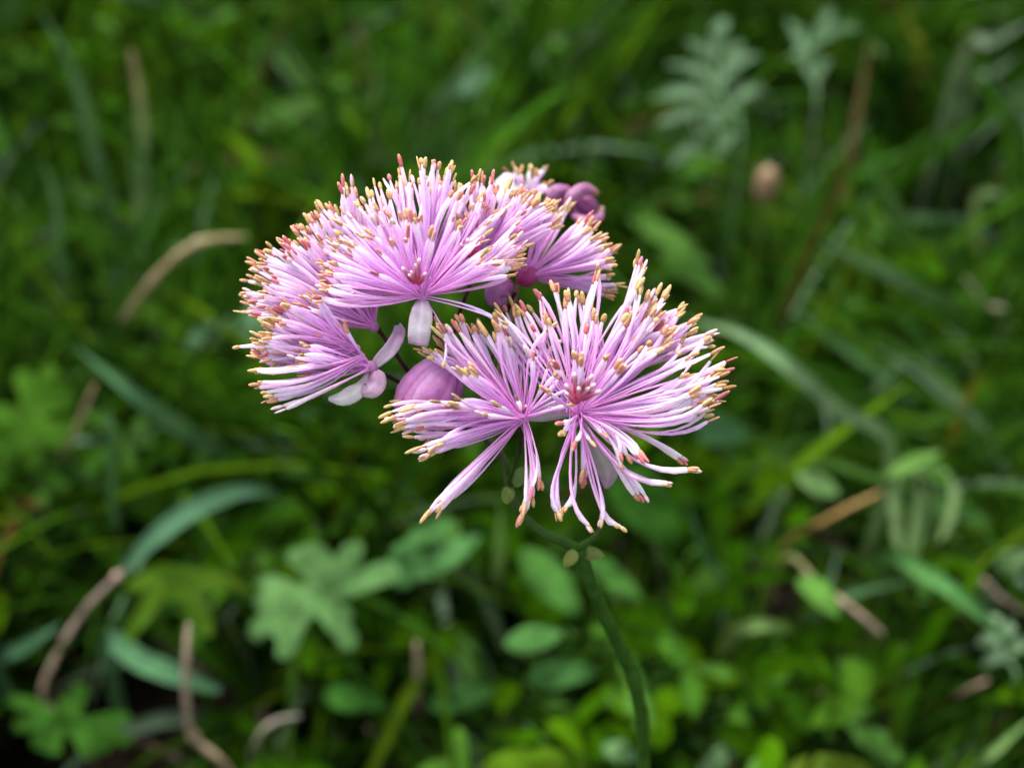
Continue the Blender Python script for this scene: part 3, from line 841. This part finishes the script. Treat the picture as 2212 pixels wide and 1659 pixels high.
# ---- broad leaves, drawn as outlines on a tilted plane at their own height
def outline_leaf(label, name, cat, centre, h, outline, col, tilt=(0, -0.55, 0.83), veins=7, petiole=True, ridge=0.02, group=None, scale_px=0.5, rootoff=(0.01, 0.02)):
    """outline = picture points round the leaf; they are set on a plane through the centre with normal = tilt"""
    col = (col[0] * 0.72, col[1] * 0.75, col[2] * 0.55)
    c = PH(centre[0], centre[1], h)
    nrm = Vector(tilt).normalized()
    def on_plane(px, py):
        r = ray(px, py)
        t = (c - CAM).dot(nrm) / r.dot(nrm)
        return CAM + r * t
    base_pt = Vector((c.x + rootoff[0], c.y + rootoff[1], -0.005))
    t = thing(name, base_pt, label, cat, group)
    mb = MB()
    wr = random.Random(int(centre[0] * 7 + centre[1]))
    outline = [(centre[0] + (x - centre[0]) * (1 + wr.uniform(-0.035, 0.03)), centre[1] + (y - centre[1]) * (1 + wr.uniform(-0.035, 0.03))) for x, y in outline]
    N = len(outline)
    rim = [on_plane(*p) for p in outline]
    # add points between the traced ones for a softer edge
    rim2 = []
    for i in range(N):
        a, b, c2, d = rim[i - 1], rim[i], rim[(i + 1) % N], rim[(i + 2) % N]
        rim2.append(b)
        rim2.append((b + c2) * 0.5625 - (a + d) * 0.0625)
    N2_ = len(rim2)
    ctr = mb.add(c - nrm * 0.0012, tuple(x * 1.25 for x in col))
    rings = []
    size = sum((p - c).length for p in rim2) / N2_
    for f in (0.3, 0.6, 0.85, 1.0):
        ring = []
        for i, p in enumerate(rim2):
            q = c.lerp(p, f)
            L = (p - c).length
            hgt = ridge * size * (L / size - 0.6) * f * 1.6 - 0.12 * size * (f ** 2) * (L / size) ** 2
            hgt += noise.noise(q * 160) * 0.0012
            q = q + nrm * hgt
            ring.append(mb.add(q, jit(mixc(tuple(x * 1.15 for x in col), col, f), 0.14)))
        rings.append(ring)
    for i in range(N2_):
        mb.face((ctr, rings[0][i], rings[0][(i + 1) % N2_]))
        for j in range(3):
            mb.face((rings[j][i], rings[j + 1][i], rings[j + 1][(i + 1) % N2_], rings[j][(i + 1) % N2_]))
    mb.build('leaf', M_LEAF, t)
    if petiole:
        pb = MB()
        pth = smooth_path([base_pt, base_pt.lerp(c, 0.5) + Vector((0.004, 0.004, 0)), c - nrm * 0.0012], 10)
        tube(pb, pth, [0.0008] * 10, [(0.08, 0.12, 0.04)] * 10, 6)
        pb.build('leaf_stalk', M_STEM, t)
    xs = [p[0] for p in outline]; ys = [p[1] for p in outline]
    note([c], (max(xs) - min(xs) + max(ys) - min(ys)) * 0.27)
    note(rim2[::3], 14)
    return t

z7 = [(1250,720),(1310,690),(1360,672),(1412,700),(1440,760),(1432,830),(1452,760),(1480,685),(1530,668),(1572,700),(1552,780),(1522,822),(1600,772),(1690,755),(1722,800),(1690,850),(1600,885),(1500,925),(1442,942),(1500,960),(1532,1000),(1512,1040),(1542,1080),(1532,1130),(1480,1142),(1440,1095),(1400,1045),(1370,995),(1330,1030),(1302,1080),(1282,1140),(1222,1182),(1180,1162),(1190,1105),(1150,1072),(1110,1112),(1063,1070),(1075,1020),(1120,980),(1085,930),(1130,875),(1098,845),(1170,818),(1250,850),(1325,862),(1296,800),(1245,762)]
outline_leaf('pale green palmate leaf with toothed lobes, open flat above a dark gap', 'palmate_leaf_plant', 'leaf', (690, 1282), 0.075, [(x * 0.5, 829.4 + y * 0.5) for x, y in z7], (0.098, 0.205, 0.085))
z7b = [(560, 850), (640, 800), (740, 780), (830, 790), (940, 800), (1040, 860), (1095, 905), (1000, 900), (880, 880), (860, 900), (900, 990), (925, 1080), (880, 1100), (830, 1020), (780, 930), (740, 880), (690, 920), (640, 1010), (560, 1115), (525, 1095), (570, 990), (640, 890), (580, 900), (545, 880)]
outline_leaf('yellow-green three-lobed leaf drooping above the upright dry stalk', 'lobed_leaf_plant', 'leaf', (395, 1250), 0.085, [(x * 0.5, 829.4 + y * 0.5) for x, y in z7b], (0.085, 0.17, 0.018), tilt=(0.1, -0.7, 0.7))
cut = lambda cx, cy, sc, rot, sy=1.0: [(cx + (math.cos(rot) * (x - 1380) - math.sin(rot) * (y - 905)) * sc, cy + (math.sin(rot) * (x - 1380) + math.cos(rot) * (y - 905)) * sc * sy) for x, y in z7]
ell = lambda cx, cy, L, W, ang, n=20: [(cx + math.cos(math.radians(ang)) * L * math.cos(a) + math.sin(math.radians(ang)) * W * 0.82 * math.sin(a) * abs(math.sin(a)) ** 0.35 * (1 - 0.3 * math.cos(a)), cy - math.sin(math.radians(ang)) * L * math.cos(a) + math.cos(math.radians(ang)) * W * 0.82 * math.sin(a) * abs(math.sin(a)) ** 0.35 * (1 - 0.3 * math.cos(a))) for a in [2 * math.pi * i / n for i in range(n)]]
outline_leaf('bright deeply cut leaf beside the thin tan dry stem', 'lobed_leaf_plant', 'leaf', (60, 900), 0.09, cut(60, 905, 0.42, 2.4, 0.85), (0.045, 0.115, 0.014))
outline_leaf('second bright cut leaf, lower, against the dark grass', 'lobed_leaf_plant', 'leaf', (20, 985), 0.08, cut(20, 985, 0.33, 0.9, 0.8), (0.04, 0.11, 0.012))
outline_leaf('green lobed leaf sprawling under the bent mauve stalk', 'lobed_leaf_plant', 'leaf', (140, 1560), 0.045, cut(140, 1560, 0.42, 4.0, 0.75), (0.040, 0.12, 0.02))
outline_leaf('yellow-green rounded leaf split by a reddish midline, low at the turf', 'round_leaf_plant', 'leaf', (1160, 1662), 0.06, [(1010, 1690), (1040, 1650), (1090, 1618), (1140, 1612), (1150, 1628), (1170, 1610), (1220, 1618), (1270, 1650), (1300, 1690), (1230, 1720), (1080, 1720)], (0.075, 0.155, 0.010))
outline_leaf('second yellow-green rounded leaf beside the dark green stem', 'round_leaf_plant', 'leaf', (1800, 1665), 0.05, ell(1800, 1662, 100, 40, 0), (0.12, 0.20, 0.025))
for lab, cx, cy, h, L, W, ang, c in (
        ('glossy oval leaf lying level beside the dark green stem', 1155, 1378, 0.07, 64, 34, 12, (0.065, 0.17, 0.055)),
        ('broad pale oval leaf half hidden behind the dark green stem', 1190, 1255, 0.075, 95, 48, -48, (0.05, 0.135, 0.035)),
        ('long oval leaf right below the tips of the tan-fanned flower', 968, 1196, 0.08, 82, 36, 32, (0.075, 0.19, 0.075)),
        ('narrow oval leaf above a longer one, under the pink flowers', 930, 1148, 0.085, 62, 26, 22, (0.065, 0.17, 0.06)),
        ('small oval leaf tucked between round ones near the palmate leaf', 880, 1220, 0.07, 44, 60, 0, (0.07, 0.19, 0.07)),
        ('smooth pale leaf leaning over dark green stem from behind', 1330, 1250, 0.07, 80, 30, -40, (0.05, 0.14, 0.035)),
        ('whitish green pointed leaf low in the turf', 1562, 1628, 0.055, 66, 24, 40, (0.16, 0.27, 0.16)),
        ('pale blue-green oval leaf touching the dark green stem', 1345, 1625, 0.055, 42, 28, -20, (0.13, 0.25, 0.13)),
        ('dull green oval leaf in shadow beside the short straw stub', 1000, 1505, 0.05, 74, 34, 14, (0.045, 0.13, 0.04)),
        ('round green leaf beside a reddish stalk in the shade', 1215, 1455, 0.06, 78, 36, 6, (0.05, 0.14, 0.045)),
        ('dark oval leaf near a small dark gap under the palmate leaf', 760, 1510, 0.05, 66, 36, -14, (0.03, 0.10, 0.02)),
        ('bluish oval leaf in the grass beside the leftmost stamens', 450, 722, 0.07, 62, 30, 34, (0.085, 0.17, 0.11)),
        ('silvery broad leaf right beside the lone outstretched stamen', 560, 690, 0.075, 62, 44, 60, (0.10, 0.20, 0.14)),
        ('greyish oval leaf in the far grass above the tan arching stalk', 415, 545, 0.06, 48, 30, 0, (0.07, 0.15, 0.09)),
        ('smooth pale green leaf held level at the end of the big arching blade', 1975, 1000, 0.095, 66, 20, 24, (0.10, 0.20, 0.06)),
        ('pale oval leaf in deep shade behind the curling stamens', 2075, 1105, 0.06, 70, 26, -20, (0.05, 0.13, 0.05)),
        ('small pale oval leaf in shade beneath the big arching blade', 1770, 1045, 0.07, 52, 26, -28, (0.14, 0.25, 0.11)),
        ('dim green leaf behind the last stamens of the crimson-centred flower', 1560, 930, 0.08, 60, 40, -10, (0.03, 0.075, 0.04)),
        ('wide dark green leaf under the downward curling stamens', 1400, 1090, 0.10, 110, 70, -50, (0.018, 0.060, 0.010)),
        ('pale rounded leaf tip near the bent grass stem', 2190, 1210, 0.055, 44, 30, 30, (0.16, 0.27, 0.14)),
        ('smooth green leaf in the far turf beside the closed purple bud', 1450, 515, 0.08, 100, 30, -30, (0.055, 0.125, 0.03)),
        ('broad green leaf in the far turf behind the upright anthers', 1500, 590, 0.075, 90, 28, -35, (0.045, 0.11, 0.025)),
        ('bent pale leaf in the far grass above the yellow-green blade', 640, 240, 0.07, 100, 30, 16, (0.08, 0.16, 0.05)),
        ('bluish spot-like leaf far off above the dome', 1020, 175, 0.08, 46, 26, 40, (0.09, 0.17, 0.12)),
        ):
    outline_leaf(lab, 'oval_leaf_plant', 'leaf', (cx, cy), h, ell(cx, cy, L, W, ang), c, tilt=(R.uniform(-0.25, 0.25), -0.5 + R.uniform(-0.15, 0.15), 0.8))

# ---- pale drooping leaf bundle at the end of the arching blade
def drooping():
    p0 = PH(1985, 1035, 0.088)
    t = thing('drooping_leaf_plant', (p0.x, p0.y + 0.01, -0.005), 'bundle of pale whitish green leaves hanging straight down in the turf', 'leaf')
    pb = MB()
    pth = smooth_path([Vector((p0.x, p0.y + 0.01, -0.005)), Vector((p0.x + 0.004, p0.y + 0.012, 0.05)), p0], 10)
    tube(pb, pth, [0.001] * 10, [(0.09, 0.15, 0.05)] * 10, 6)
    pb.build('stem', M_STEM, t)
    for pts, wd, c in (([(1938, 1040), (1930, 1085), (1934, 1145), (1946, 1200)], 24, (0.22, 0.34, 0.15)),
                       ([(1984, 1062), (1982, 1110), (1972, 1175), (1955, 1240)], 34, (0.17, 0.28, 0.11)),
                       ([(2052, 1030), (2060, 1065), (2052, 1115), (2030, 1170)], 22, (0.26, 0.38, 0.17)),
                       ([(2016, 1070), (2022, 1100), (2018, 1140), (2006, 1175)], 16, (0.09, 0.17, 0.05))):
        lp = smooth_path([PY(x, y, p0.y - 0.004) for x, y in pts], 16)
        qb = MB()
        tube(qb, smooth_path([p0, p0.lerp(lp[0], 0.5) + Vector((0, 0.003, 0.002)), lp[0]], 6), [0.0006] * 6, [(0.09, 0.15, 0.05)] * 6, 5)
        qb.build('leaf_stalk', M_STEM, t)
        mb = MB()
        k = proj(p0)[2] / FPX
        strip(mb, lp, [wd * k * x for x in [interp([0.35, 0.9, 1, 1, 1, 0.9, 0.35], i / 15) for i in range(16)]], [jit(c, 0.05) for _ in lp], up=-FWD, fold=0.3, across=4)
        mb.build('leaf', M_LEAF, t)
        note(lp, wd * 0.8)
drooping()

# ---- bluish leaves cut into leaflets, far right
def pinnate(label, stem_pts, h, leaflets, col, wd=34):
    pts = [PH(x, y, h) for x, y in stem_pts]
    root = Vector((pts[0].x, pts[0].y + 0.01, -0.005))
    t = thing('feathery_leaf_plant', root, label, 'leaf')
    sb = MB()
    pth = smooth_path([root] + pts, 18)
    tube(sb, pth, [0.0006] * 18, [(0.07, 0.13, 0.06)] * 18, 6)
    sb.build('leaf_stalk', M_STEM, t)
    for (x0, y0, x1, y1) in leaflets:
        a, b = PH(x0, y0, h), PH(x1, y1, h - 0.004)
        lp = smooth_path([a, a.lerp(b, 0.5) + Vector((0, 0, 0.004)), b], 10)
        mb = MB()
        k = proj(a)[2] / FPX
        strip(mb, lp, [wd * k * interp([0.25, 0.8, 1.0, 0.95, 0.2], i / 9) for i in range(10)], [jit(col, 0.06) for _ in lp], up=Vector((0, -0.4, 0.9)), fold=0.2, across=4)
        mb.build('leaflet', M_LEAF, t)
        note(lp, wd * 0.8)
pinnate('blue-green feathery leaf of many narrow leaflets in the far growth', [(1600, 330), (1575, 240), (1545, 160), (1540, 60)], 0.12,
        [(1570, 225, 1405, 215), (1575, 250, 1420, 268), (1590, 290, 1545, 345), (1560, 200, 1440, 140), (1550, 160, 1480, 90), (1545, 120, 1565, 40), (1560, 180, 1640, 120), (1575, 240, 1650, 190), (1580, 260, 1500, 310), (1520, 330, 1445, 362), (1555, 190, 1600, 90)], (0.060, 0.105, 0.055), 30)
pinnate('smaller blue-green feathery leaf behind the many-leafleted one', [(1760, 260), (1745, 150), (1735, 60)], 0.12,
        [(1750, 180, 1700, 40), (1745, 130, 1800, 20), (1740, 110, 1860, 60), (1750, 150, 1690, 130), (1755, 190, 1790, 130)], (0.050, 0.092, 0.046), 28)
pinnate('low pale leaf of short leaflets at the edge of the turf', [(2190, 1480), (2170, 1420), (2150, 1370)], 0.055,
        [(2175, 1430, 2120, 1440), (2175, 1420, 2225, 1400), (2165, 1400, 2110, 1390), (2160, 1390, 2190, 1350), (2150, 1370, 2130, 1330)], (0.11, 0.18, 0.10), 28)

# ---- a dry pinkish seed head in the far grass
def seedhead():
    c = PH(1655, 398, 0.10)
    t = thing('dry_seed_head', (c.x, c.y + 0.004, -0.005), 'small round pinkish tan seed head on a thin stem in far grass', 'seed head')
    sb = MB()
    pth = smooth_path([Vector((c.x, c.y + 0.004, -0.005)), c.lerp(Vector((c.x, c.y, 0)), 0.5), c], 10)
    tube(sb, pth, [0.0007] * 10, [(0.08, 0.12, 0.04)] * 10, 6)
    sb.build('stem', M_STEM, t)
    mb = MB()
    ellipsoid(mb, c, Vector((0.1, 0, 1)), 0.0075, 0.0048, (0.20, 0.12, 0.05), (0.30, 0.19, 0.12), 10, 8, pinch=0.15)
    mb.build('head', M_DRY, t)
    note([c], 40)
seedhead()

# ------------------------------------------------------------------ uncountable growth: one object of each kind
# dark hollows of the meadow where little grows (picture points, radius)
GAPS = [(540, 1430, 95), (430, 1500, 70), (620, 1510, 70), (330, 1190, 60), (255, 1120, 35), (760, 1250, 40), (900, 1290, 60), (985, 1290, 40), (30, 1640, 60), (120, 1380, 40), (350, 1020, 45), (330, 1620, 60),
        (1440, 1180, 50), (1500, 1110, 40), (1620, 1120, 40), (2120, 370, 80), (2010, 440, 60), (2150, 480, 50), (1390, 350, 40), (690, 500, 60), (640, 450, 50), (2110, 1100, 50), (1990, 1560, 60), (1640, 1300, 40),
        (930, 330, 50), (1060, 300, 60), (1700, 1280, 40), (2200, 1010, 30), (1590, 950, 45), (880, 1450, 40), (660, 1600, 40)]

def allowed(p, rr):
    q = p - CAM
    d = q.dot(FWD)
    if d < 0.05:
        return False
    x, y, d = proj(p)
    inside = -150 < x < 2362 and -150 < y < 1809
    if inside and d < 0.275:
        return False
    for fx, fy, fr, fd in FEATURES:
        if d < fd + 0.012 and abs(x - fx) < fr and abs(y - fy) < fr:
            return False
    for gx, gy, gr in GAPS:
        if (x - gx) ** 2 + (y - gy) ** 2 < gr * gr and rr.random() < 0.95:
            return False
    return True

def place(rr):
    while True:
        y = 0.10 + 1.25 * rr.random() ** 1.5
        x = rr.uniform(-0.75, 0.75)
        half = 0.12 + 0.40 * y
        if abs(x) < half or rr.random() < 0.25:
            return x, y

def clump(x, y):
    return noise.noise(Vector((x * 7, y * 7, 3.3)))

def grass():
    rr = random.Random(5)
    mb = MB()
    count = 0
    for _ in range(105000):
        x, y = place(rr)
        c = clump(x, y)
        c2 = noise.noise(Vector((x * 20, y * 16, 7.7)))
        if rr.random() > 0.42 + 3.2 * c2:      # tussocks with hollows between them
            continue
        L = rr.uniform(0.05, 0.13) * (1 + 0.3 * c + 0.9 * c2)
        if y < 0.3:
            L = min(L, 0.085)
        az = rr.uniform(0, 6.283)
        lean = rr.uniform(0.15, 0.9)
        droop = rr.uniform(0.0, 1.0)
        path, p, el = [], Vector((x, y, -0.004)), math.pi / 2 - lean * 0.5
        n = 7
        for i in range(n):
            path.append(p)
            step = L / (n - 1)
            p = p + Vector((math.cos(az) * math.cos(el), math.sin(az) * math.cos(el), math.sin(el))) * step
            el -= droop * 0.42 + 0.02
        if not (allowed(path[3], rr) and allowed(path[5], rr) and allowed(path[-1], rr)):
            continue
        wd = rr.choice((0.0012, 0.0016, 0.0022, 0.003, 0.004)) * rr.uniform(0.8, 1.2)
        wd *= 1.05 + 0.55 * min(1, max(0, (y - 0.38) / 0.25))
        kind = rr.random()
        if kind < 0.50:
            col = mixc(DARKG, MIDG, rr.random() + c * 0.4 + c2 * 0.6)  # darker towards the hollows: shade put into the blade colour
        elif kind < 0.72:
            col = mixc(MIDG, YELG, rr.random() * 0.9)
        elif kind < 0.945 - 0.03 * min(1, max(0, (y - 0.38) / 0.25)):
            col = mixc(MIDG, (0.026, 0.066, 0.013), rr.random())
        elif kind < 0.985:
            col = mixc((0.06, 0.11, 0.045), (0.10, 0.15, 0.10), rr.random())  # pale grey-green pigment paints sky sheen onto some blades
        else:
            col = mixc(STRAW, OCHRE, rr.random())
            col = tuple(v * 0.4 for v in col)
        col = tuple(max(0.004, v) for v in jit(col, 0.2, rr))
        patch = 0.85 + 1.5 * noise.noise(Vector((x * 13 + 5, y * 10, 1.3)))      # dark and bright patches paint shade contrast into the pigment
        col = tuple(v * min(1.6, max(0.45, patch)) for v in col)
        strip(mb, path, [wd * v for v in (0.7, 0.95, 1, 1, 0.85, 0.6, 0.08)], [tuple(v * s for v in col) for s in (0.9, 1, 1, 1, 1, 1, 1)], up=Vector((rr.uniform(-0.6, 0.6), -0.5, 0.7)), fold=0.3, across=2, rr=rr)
        count += 1
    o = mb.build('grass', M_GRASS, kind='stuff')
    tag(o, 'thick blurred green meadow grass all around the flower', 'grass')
    return count

def leaf_fill():
    rr = random.Random(8)
    mb = MB()
    for _ in range(13000):
        x, y = place(rr)
        c = clump(x + 4, y)
        c2 = noise.noise(Vector((x * 20, y * 16, 7.7)))
        if rr.random() > 0.62 + c + 1.6 * c2 - max(0, y - 0.45) * 0.9 - (0.25 if x > 0.06 else 0):
            continue
        h = rr.uniform(0.015, 0.065) * (1 + 0.3 * c)
        p = Vector((x, y, h))
        if not allowed(p, rr):
            continue
        az0 = rr.uniform(0, 6.283)
        form = rr.random()
        tiltv = Vector((rr.uniform(-0.35, 0.35), rr.uniform(-0.7, 0.1), 0.8))
        kind = rr.random()
        col = mixc(DARKG, MIDG, rr.random()) if kind < 0.45 else mixc(MIDG, YELG, rr.random() * 0.4) if kind < 0.6 else mixc(MIDG, (0.050, 0.125, 0.022), rr.random())
        col = jit(col, 0.15, rr)
        if form < 0.55:                 # three leaflets
            nl, ln, wd = 3, rr.uniform(0.008, 0.016), rr.uniform(0.005, 0.009)
        elif form < 0.8:                # one oval leaf
            nl, ln, wd = 1, rr.uniform(0.014, 0.026), rr.uniform(0.006, 0.010)
        else:                           # cut leaf
            nl, ln, wd = 5, rr.uniform(0.012, 0.020), rr.uniform(0.004, 0.006)
        spread = {1: 0, 3: 1.9, 5: 1.25}[nl]
        ok = True
        for k in range(nl):
            a = az0 + k * spread
            d = Vector((math.cos(a), math.sin(a), rr.uniform(-0.25, 0.25)))
            d = d - tiltv * d.dot(tiltv) / tiltv.length_squared
            e = p + d.normalized() * ln
            if not allowed(e, rr):
                continue
            lp = [p.lerp(e, t) + Vector((0, 0, 0.10 * ln * math.sin(t * 3.1))) for t in (0, 0.2, 0.5, 0.8, 1.0)]
            strip(mb, lp, [wd * v for v in (0.2, 0.8, 1.0, 0.75, 0.1)], [col] * 5, up=tiltv, fold=0.25, across=2, rr=rr)
        tube(mb, [Vector((x + rr.uniform(-0.01, 0.01), y + 0.006, -0.004)), p], [0.0005, 0.0004], [(0.05, 0.09, 0.02)] * 2, 3, cap=False)
    o = mb.build('ground_cover', M_LEAF, kind='stuff')
    tag(o, 'small green leaves of mixed meadow herbs covering the soil', 'ground cover')

def litter():
    rr = random.Random(9)
    mb = MB()
    for _ in range(1500):
        x, y = place(rr)
        a = rr.uniform(0, 6.283)
        L = rr.uniform(0.01, 0.05)
        p = Vector((x, y, rr.uniform(0.0, 0.012)))
        e = p + Vector((math.cos(a) * L, math.sin(a) * L, rr.uniform(-0.004, 0.008)))
        m = p.lerp(e, 0.5) + Vector((0, 0, rr.uniform(0, 0.006)))
        col = jit(mixc((0.04, 0.022, 0.014), (0.085, 0.055, 0.034), rr.random() ** 2), 0.2, rr)
        wd = rr.uniform(0.0015, 0.006)
        strip(mb, smooth_path([p, m, e], 5), [wd * v for v in (0.4, 1, 1, 0.8, 0.2)], [col] * 5, fold=0.3, across=2, rr=rr)
    o = mb.build('leaf_litter', M_DRY, kind='stuff')
    tag(o, 'brown dead leaf litter scattered in the dark gaps', 'leaf litter')

print('grass blades', grass())
leaf_fill()
litter()
